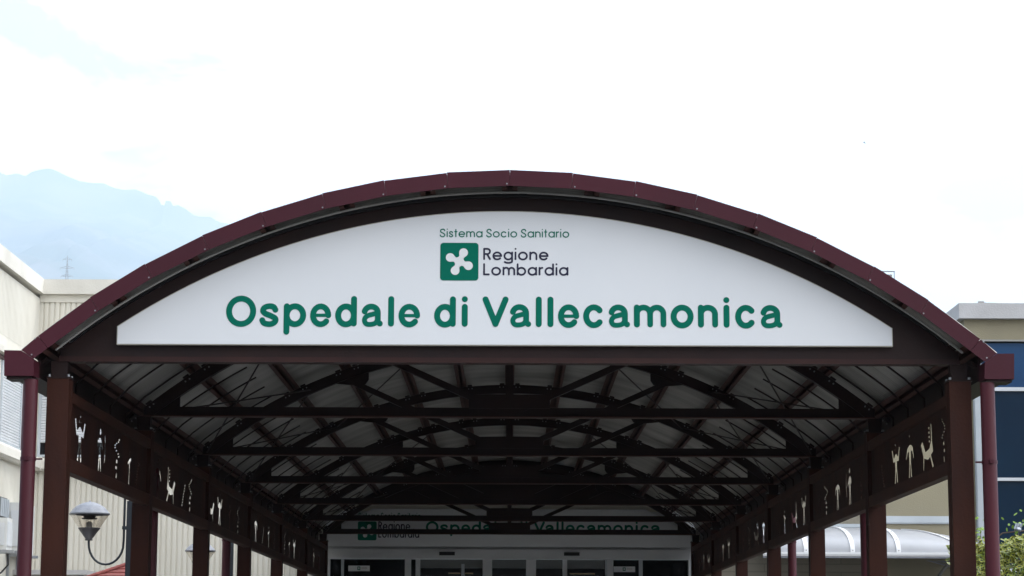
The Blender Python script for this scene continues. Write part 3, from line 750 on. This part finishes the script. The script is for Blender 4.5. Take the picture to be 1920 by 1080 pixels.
# flat-roofed porch and red-tiled kiosk at the foot of the back wall
pr = empty('side_porch', 'low porch with grey flat roof behind the left front column', 'porch', (-7.6, 39.0, 0))
MB().box(-.85, .42, -.4, .9, 2.94, 3.02).build('roof', M['grey_parapet'], pr)
for x in (-.75, .32): MB().box(x-.04, x+.04, -.3, -.22, 0, 2.94).build('post', M['alu'], pr)
ki = empty('kiosk', 'small kiosk with red tiled hip roof behind the street lamp post', 'kiosk', (-5.18, 31.0, 0))
mb = MB(); mb.box(-.90, .45, -.85, .85, 0, 2.23); mb.build('wall', M['cream'], ki)
mb = MB(); n = 9
for q in range(4):
    a = math.radians(90*q); ca, sa = math.cos(a), math.sin(a)
    for i in range(n):
        f0, f1 = i/n, (i+1)/n; h0, h1 = 1.15*(1-f0), 1.15*(1-f1); z0, z1 = 2.29+.50*f0, 2.29+.50*f1
        pts = [(-h0, -h0-.02, z0), (h0, -h0-.02, z0), (h1, -h1-.02, z1+.012), (-h1, -h1-.02, z1+.012), (-h0, -h0-.02, z0+.03), (h0, -h0-.02, z0+.03)]
        pts = [(x*ca-y*sa, x*sa+y*ca, z) for x, y, z in pts]; pts = [(x*.5 if x > 0 else x, y, z) for x, y, z in pts]
        mb.add(pts, [(0, 1, 5, 4), (4, 5, 2, 3)])
rf = mb.build('tiled_roof', M['tile'], ki, recalc=False)
mb = MB()
for q in range(4):
    a = math.radians(90*q+45)
    fx = .5 if math.cos(a) > 0 else 1
    mb.tube([(1.62*fx*math.cos(a), 1.62*math.sin(a), 2.33), (.02*math.cos(a), .02*math.sin(a), 2.825)], .03, 8)
mb.build('ridge_tiles', M['tile'], rf)

# street lamps: post, hooked arm, conical lantern
def street_lamp(x, y, zc, label):
    r = empty('street_lamp', label, 'street lamp', (x, y, 0), 'street lamps along the left side of the canopy')
    px = .43                                   # post stands right of the lantern
    mb = MB(); mb.box(px-.014, px+.050, -.04, .04, 0, zc+.13); mb.box(px+.0, px+.04, -.02, .02, zc+.13, zc+.22); mb.build('post', M['post'], r)
    mb = MB(); pts = [(px-.045, 0, zc+.24)]+[(px-.045, 0, zc-.05-.06*i) for i in range(5)]
    for i in range(1, 15):
        a = math.pi*i/14; pts.append((.1925+.1925*math.cos(a), 0, zc-.33-.235*math.sin(a)))
    pts.append((0, 0, zc-.27)); mb.tube(pts, .0125, 10)
    mb.build('arm', M['post'], r)
    mb = MB()
    for zz in (zc+.20, zc-.165): mb.box(px-.06, px+.05, -.045, .045, zz-.018, zz+.018)
    mb.build('arm_clamp', M['post'], r)
    R_ = .218
    mb = MB(); mb.lathe(0, 0, [(R_*.99, zc-.022), (R_+.004, zc-.018), (R_+.004, zc-.004), (R_*.97, zc+.003), (R_*.86, zc+.036), (R_*.66, zc+.074), (R_*.4, zc+.104), (R_*.15, zc+.118), (.012, zc+.121), (.008, zc+.134), (.001, zc+.136)], 36)
    cp = mb.build('cover', M['lampgrey'], r)
    mb = MB(); mb.lathe(0, 0, [(R_*.97, zc-.024), (.118, zc-.163)], 36); mb.build('lens', M['clear'], r, recalc=False)
    mb = MB(); mb.lathe(0, 0, [(.001, zc-.164), (.119, zc-.164), (.121, zc-.170), (.036, zc-.288), (.042, zc-.29), (.042, zc-.302), (.001, zc-.303)], 32); mb.build('lamp_body', M['lampdark'], r)
    mb = MB(); mb.lathe(0, 0, [(.001, zc-.026), (.075, zc-.028), (.06, zc-.052), (.088, zc-.060), (.08, zc-.070), (.001, zc-.074)], 24)
    for i in range(3):
        a = 2*math.pi*i/3+.4; mb.tube([(.052*math.cos(a), .052*math.sin(a), zc-.075), (.052*math.cos(a), .052*math.sin(a), zc-.163)], .004, 6)
    mb.build('reflector', M['lampdark'], r)
    mb = MB(); mb.lathe(0, 0, [(.001, zc-.092), (.018, zc-.095), (.034, zc-.112), (.036, zc-.163)], 16); mb.build('bulb', M['grey_tube'], r)
    return r
street_lamp(-4.63, 25.0, 3.145, 'nearer street lamp with a conical lantern, in the first opening beside the front left column')
street_lamp(-4.49, 33.0, 3.105, 'farther street lamp half hidden behind the third left column')

# ------------------------------------------------------------------ right side: annex wall, tower, shelter
RA = empty('annex_building', 'beige rendered annex with grey block wall, right of the canopy', 'building', (0, 40, 0))
MB().box(3.30, 6.55, .10, .5, 0, 5.8).build('block_wall', M['block'], RA)
MB().box(6.551, 8.15, 0, .5, 0, 5.8).build('rendered_wall', M['beige'], RA)
mb = MB(); mb.box(6.551, 8.15, -.05, -.003, 3.945, 4.062); mb.box(6.551, 8.15, -.035, -.003, 3.925, 3.943); mb.build('string_course', M['alu'], RA)
mb = MB(); mb.box(3.30, 8.15, -.08, .55, 5.8, 5.9); mb.build('coping', M['grey_parapet'], RA)
for x in (6.95, 7.35): pass
TW = empty('hospital_tower', 'hospital block with grey parapet, beige band and blue glass windows, far right', 'building', (0, 45, 0))
TX = 9.02
MB().box(TX+.12, 24, 0, 14, 7.92, 8.42).build('wall', M['beige'], TW)
mb = MB(); mb.box(TX+.12, TX+.30, .0, 14, 0, 7.919); mb.box(TX+.31, 24, .5, 14, 0, 7.919); mb.build('side_wall', M['beige'], TW)
mb = MB(); mb.box(TX, 24.2, -.14, 14, 8.33, 8.64); mb.build('parapet', M['grey_parapet'], TW)
mb = MB(); mb.box(TX+.2, 24, -.03, -.002, 7.88, 7.915); mb.build('drip_edge', M['grey_tube'], TW)
mb = MB(); mb.box(9.27, 9.44, -.12, -.005, 0, 7.855); mb.box(9.285, 9.425, -.14, -.121, 0, 7.855); mb.build('pilaster', M['alu'], TW)
for z0, z1 in ((.4,1.5),(1.56,3.28),(3.34,5.08),(5.14,6.88),(6.96,7.855)):
    for x0 in (9.45, 11.0, 12.55, 14.1, 15.65, 17.2):
        w = MB().box(x0, x0+1.49, .06, .09, z0, z1).build('window', M['sky_glass'] if z0 > 6.9 else M['blue_glass'], TW)
mb = MB()
for z in (1.5, 3.28, 5.08, 6.88): mb.box(9.45, 18.7, .0, .058, z, z+(.075 if z > 6 else .062))
for x in (12.5, 14.05, 15.6, 17.15): mb.box(x, x+.045, .01, .057, .4, 7.855)
mb.build('glazing_bars', M['shutter'], TW)
mb = MB(); mb.tube([(TX+.55, .4, 8.64), (TX+.55, .4, 8.74)], .012, 6); mb.box(TX+.5, TX+.62, .37, .43, 8.72, 8.76)
mb.tube([(TX+.55, .4, 8.73), (12, .4, 8.66), (16, .4, 8.72)], .008, 5); mb.build('roof_cable', M['grey_tube'], TW)
# stair head with a railing on a farther roof
RH = empty('rear_block', 'grey rooftop housing with a thin railing peeping above the right side of the canopy', 'building', (0, 70, 0))
MB().box(6.0, 14.0, 0, 8, 0, 12.2).build('wall', M['grey_parapet'], RH)
mb = MB(); mb.box(11.3, 12.03, 0.2, 3, 12.2, 13.52); mb.build('roof_housing', M['grey_tube'], RH)
mb = MB(); mb.tube([(11.3, .1, 13.60), (12.10, .1, 13.595)], .02, 6)
for x in (11.4, 11.66, 12.08): mb.tube([(x, .1, 12.8), (x, .1, 13.598)], .014, 6)
mb.build('railing', M['lampgrey'], RH)

# curved polycarbonate shelter on the annex wall
SH = empty('entrance_shelter', 'curved white polycarbonate shelter with glazing bars on the annex wall', 'shelter', (0, 38.5, 0))
XS0, XS1, XE = 4.30, 6.10, 8.40; ZE, RISE, DEP = 3.345, .50, 1.48
def shell(x, t, off=0):                       # t 0 at the eave, 1 at the wall
    k = 1.0 if x <= XS1 else math.sqrt(max(0, 1-((x-XS1)/(XE-XS1))**2))
    a = math.radians(90)*t
    return (x, DEP*(1-math.cos(a))-off*math.cos(a), ZE+RISE*k*math.sin(a)**.9+off*math.sin(a))
xs = [XS0+(XS1-XS0)*i/10 for i in range(11)]+[XS1+(XE-XS1)*math.sin(math.pi/2*i/16) for i in range(1, 17)]
mb = MB(); nt_ = 14; R_ = nt_+1; vs = [shell(x, j/nt_) for x in xs for j in range(R_)]
mb.add(vs, [(i*R_+j, (i+1)*R_+j, (i+1)*R_+j+1, i*R_+j+1) for i in range(len(xs)-1) for j in range(nt_)], smooth=True)
mb.build('polycarbonate_roof', M['poly'], SH, recalc=False)
def rib(x_of_t, w):
    mb = MB(); vs = []; n = 16
    for j in range(n+1):
        t = j/n*.98; x = x_of_t(t)
        for dx in (-w/2, w/2):
            for of in (.004, .022): vs.append(shell(x+dx, t, of))
    fs = []
    for j in range(n):
        o = 4*j
        for a, b in ((0,1),(1,3),(3,2),(2,0)): fs.append((o+a, o+b, o+4+b, o+4+a))
    mb.add(vs, fs); p = mb.build('glazing_bar', M['polyrib'], SH)
    for t in (.04, .28, .52, .76):
        c = Vector(shell(x_of_t(t), t, .022)); MB().tube([c, c+Vector((0, -.006*math.cos(t*1.57), .006*math.sin(t*1.57)))], .011, 6).build('screw', M['grey_tube'], p)
for x in (4.40, 5.03, 5.82, 6.60): rib(lambda t, x=x: x-.19*t**2.2, .075)
rib(lambda t: 7.85-.95*t**1.1, .06)
MB().box(XS0, 6.5, DEP-.03, DEP+.10, ZE+RISE+.012, ZE+RISE+.075).build('flashing', M['alu'], SH)
mb = MB(); mb.box(XS0, XE+.02, -.03, .03, ZE-.055, ZE-.005); mb.box(XS0, XE+.02, -.045, -.031, ZE-.030, ZE+.012); mb.build('eave_rail', M['polyrib'], SH)
mb = MB(); mb.box(XS0, XE, -.02, .05, ZE-.085, ZE-.056); mb.build('gutter', M['lampgrey'], SH)
for x in (7.5, 8.25):
    mb = MB()
    mb.add([(x-.02, 0, ZE-.086), (x+.02, 0, ZE-.086), (x+.02, DEP, ZE-.36), (x-.02, DEP, ZE-.36), (x-.02, 0, ZE-.115), (x+.02, 0, ZE-.115), (x+.02, DEP, ZE-.40), (x-.02, DEP, ZE-.40)],
           [(0,1,2,3),(4,7,6,5),(0,4,5,1),(1,5,6,2),(2,6,7,3),(3,7,4,0)])
    mb.build('bracket_arm', M['lampgrey'], SH)
mb = MB(); mb.prism([(7.35, ZE-.09), (8.26, ZE-.25), (8.26, ZE-.09)], .9, .92)
mb.prism([(7.30, ZE-.087), (8.12, ZE-.30), (8.12, ZE-.325), (7.22, ZE-.087)], .86, .9); mb.prism([(7.55, ZE-.087), (8.3, ZE-.27), (8.3, ZE-.29), (7.49, ZE-.087)], .86, .9)
mb.build('end_bracket', M['lampgrey'], SH)

# ------------------------------------------------------------------ planting on the right
def leaf(mb, c, nrm, dirv, ln, wd, mi_in, mi_rim):
    n = nrm.normalized(); d = (dirv-n*dirv.dot(n))
    if d.length < 1e-4: d = n.orthogonal()
    d.normalize(); s = n.cross(d)
    P = lambda u, v, h=0: c+d*(u*ln)+s*(v*wd)+n*h
    o = [P(-.5,0), P(-.2,.42,.1*wd), P(.2,.40,.1*wd), P(.5,0), P(.2,-.40,.1*wd), P(-.2,-.42,.1*wd)]
    if mi_in is None: mb.add(o, [tuple(range(6))], mi=mi_rim); return
    q = [P(-.32,0,.0), P(-.14,.22,.05*wd), P(.14,.20,.05*wd), P(.32,0,.0), P(.14,-.20,.05*wd), P(-.14,-.22,.05*wd)]
    mb.add(o+q, [(i, (i+1) % 6, 6+(i+1) % 6, 6+i) for i in range(6)], mi=mi_rim)
    mb.add(q, [tuple(range(6))], mi=mi_in)
HG = empty('hedge', 'bushy variegated yellow and green hedge beside the right downpipe', 'hedge', (5.6, 22.0, 0))
rnd = random.Random(3); mb = MB()
def hedge_top(x): return 2.79+.09*math.sin(x*3.1+.6)+.07*math.sin(x*7.7)+.10*min(1, max(-1, x+.6))
for i in range(22000):
    x = rnd.uniform(-1.25, 1.6); y = rnd.uniform(-.75, .6); z = rnd.uniform(.15, hedge_top(x)+.02)
    dens = noise.noise(Vector((x*4, y*4, z*4)))
    if dens < -.28: continue
    face = rnd.random()
    if face < .6: y = -.75+abs(rnd.gauss(0, .12))+.10*dens
    elif face < .8: z = hedge_top(x)-abs(rnd.gauss(0, .10))
    c = Vector((x, y, z)); n = Vector((rnd.gauss(0, .6), -.7+rnd.gauss(0, .5), .5+rnd.gauss(0, .5)))
    dv = Vector((rnd.gauss(0, 1), rnd.gauss(0, .4), rnd.gauss(.2, .8)))
    leaf(mb, c, n, dv, rnd.uniform(.05, .075), rnd.uniform(.028, .042), 0, 1)
mb.build('foliage', [M['leaf_in'], M['leaf_rim']], HG, recalc=False)
mb = MB()
for i in range(14):
    x = -1.1+i*.19; p = Vector((x, rnd.uniform(-.3, .3), 0)); pts = [p.copy()]; 
    for k in range(5): p = p+Vector((rnd.gauss(0, .06), rnd.gauss(0, .05), .48)); pts.append(p.copy())
    mb.tube(pts, [.03, .026, .02, .016, .01, .006], 6)
mb.build('stem', M['twig'], HG)
CL = empty('climbing_shrub', 'loose shrub with fresh green leaves and long twigs rising behind the hedge', 'shrub', (4.85, 23.2, 0))
mb = MB(); lf = MB()
for i in range(9):
    x0 = rnd.uniform(-.02, .07) if i < 5 else rnd.uniform(.24, .40)
    p = Vector((x0, rnd.uniform(-.15, .15), 0)); pts = [p.copy()]; H = rnd.uniform(2.6, 2.93)
    for k in range(10):
        p = p+Vector((rnd.gauss(0, .008), rnd.gauss(0, .02), H/10)); pts.append(p.copy())
        if k > 4:
            for q in range(9):
                c = p+Vector((rnd.gauss(0, .035), rnd.gauss(0, .05), rnd.gauss(0, .09)))
                leaf(lf, c, Vector((rnd.gauss(0, .6), -1, rnd.gauss(.4, .5))), Vector((rnd.gauss(0, 1), 0, rnd.gauss(0, 1))), rnd.uniform(.032, .055), rnd.uniform(.022, .036), None, 0)
    mb.tube(pts, [.010-.0008*k for k in range(len(pts))], 5)
mb.tube([(0, 0, 2.7), (.2, 0, 2.86), (.45, .0, 2.885), (.62, 0, 2.83), (.8, 0, 2.72)], .007, 5)
mb.build('stem', M['twig'], CL); lf.build('foliage', M['leaf_new'], CL, recalc=False)
FL = empty('floodlight', 'small shiny metal floodlight on a thin pole above the hedge', 'floodlight', (5.16, 23.0, 0))
MB().tube([(0, 0, 0), (0, 0, 2.86)], .009, 8).build('pole', M['post'], FL)
mb = MB(); mb.lathe(0, 0, [(.001, 2.86), (.04, 2.862), (.048, 2.885), (.048, 2.93), (.001, 2.932)], 16); mb.build('lamp_housing', M['chrome'], FL)
for i in range(3): 
    x = -.036+.034*i; MB().prism([(x, 2.935), (x+.012, 2.93), (x+.028, 2.99), (x+.016, 2.995)], -.045, .04).build('fin', M['chrome'], FL)

for ch in FL.children:
    if ch.name.startswith(('lamp_housing', 'fin')):
        for v in ch.data.vertices: v.co = Vector((v.co.x*.75, v.co.y*.75, 2.86+(v.co.z-2.86)*.65))

# ------------------------------------------------------------------ pylon on the hillside and a bird
PY = empty('power_pylon', 'grey lattice power pylon with three tiers of arms on the hazy hillside', 'pylon', (-458.5, 2300, 321))
def leg_at(z): return 4.6*(1-z/88)
zs = [0, 8, 16, 23, 30, 36, 42, 47, 52, 56.5, 61, 65, 69, 73, 76.5, 80, 83]
mb = MB()
for sx in (-1, 1):
    for sy in (-1, 1): mb.tube([(sx*leg_at(z), sy*leg_at(z), z) for z in zs]+[(0, 0, 88)], .16, 4)
for a, b in zip(zs, zs[1:]):
    for s in (-1, 1):
        mb.tube([(-leg_at(a), s*leg_at(a), a), (leg_at(b), s*leg_at(b), b)], .085, 4); mb.tube([(leg_at(a), s*leg_at(a), a), (-leg_at(b), s*leg_at(b), b)], .085, 4)
        mb.tube([(s*leg_at(a), -leg_at(a), a), (s*leg_at(b), leg_at(b), b)], .085, 4)
mb.build('mast', M['pylon'], PY)
for z, w in ((66.0, 6.2), (74.6, 7.2), (83.5, 4.6)):
    mb = MB()
    for s in (-1, 1):
        for y in (-1, 1):
            mb.tube([(s*.8, y*.8, z), (s*w, 0, z+.3)], .14, 4); mb.tube([(s*.7, y*.6, z+2.1), (s*w, 0, z+.3)], .14, 4)
        mb.tube([(s*w, 0, z+.3), (s*w, 0, z-1.8)], .14, 4)
    mb.build('cross_arm', M['pylon'], PY)
bd = MB()
bd.tube([(-.16, 0, .05), (-.10, 0, .04), (0, 0, 0), (.12, 0, -.07), (.20, 0, -.13)], [.008, .035, .05, .03, .008], 8)
bd.add([(-.05,0,.03),(.05,0,-.02),(.10,.24,.10),(.03,.40,.08)], [(0,1,2,3)]); bd.add([(-.05,0,.03),(.05,0,-.02),(.10,-.24,.10),(.03,-.40,.08)], [(0,1,2,3)])
bd.add([(.15,.03,-.09),(.15,-.03,-.09),(.34,-.06,-.22),(.34,.06,-.22)], [(0,1,2,3)])
tag(bd.build('bird', M['feather'], recalc=False, loc=(41.6, 260, 61.5)), 'tiny distant bird gliding in the white sky at right', 'bird')

# ------------------------------------------------------------------ haze
HZ = MB().box(-13000, 14500, -600, 25500, -3, 4480).build('haze', bpy.data.materials.new('haze_air'))
hm = HZ.data.materials[0]; hm.use_nodes = True; n = hm.node_tree.nodes
n.remove(n['Principled BSDF']); pv = n.new('ShaderNodeVolumePrincipled')
pv.inputs['Color'].default_value = (0.72, 0.855, 1.0, 1); pv.inputs['Density'].default_value = 0.0001; pv.inputs['Anisotropy'].default_value = 0.25
hm.node_tree.links.new(pv.outputs['Volume'], n['Material Output'].inputs['Volume'])
HZ['kind'] = 'stuff'; HZ['label'] = 'pale blue haze over the valley'; 
HZ.hide_select = False
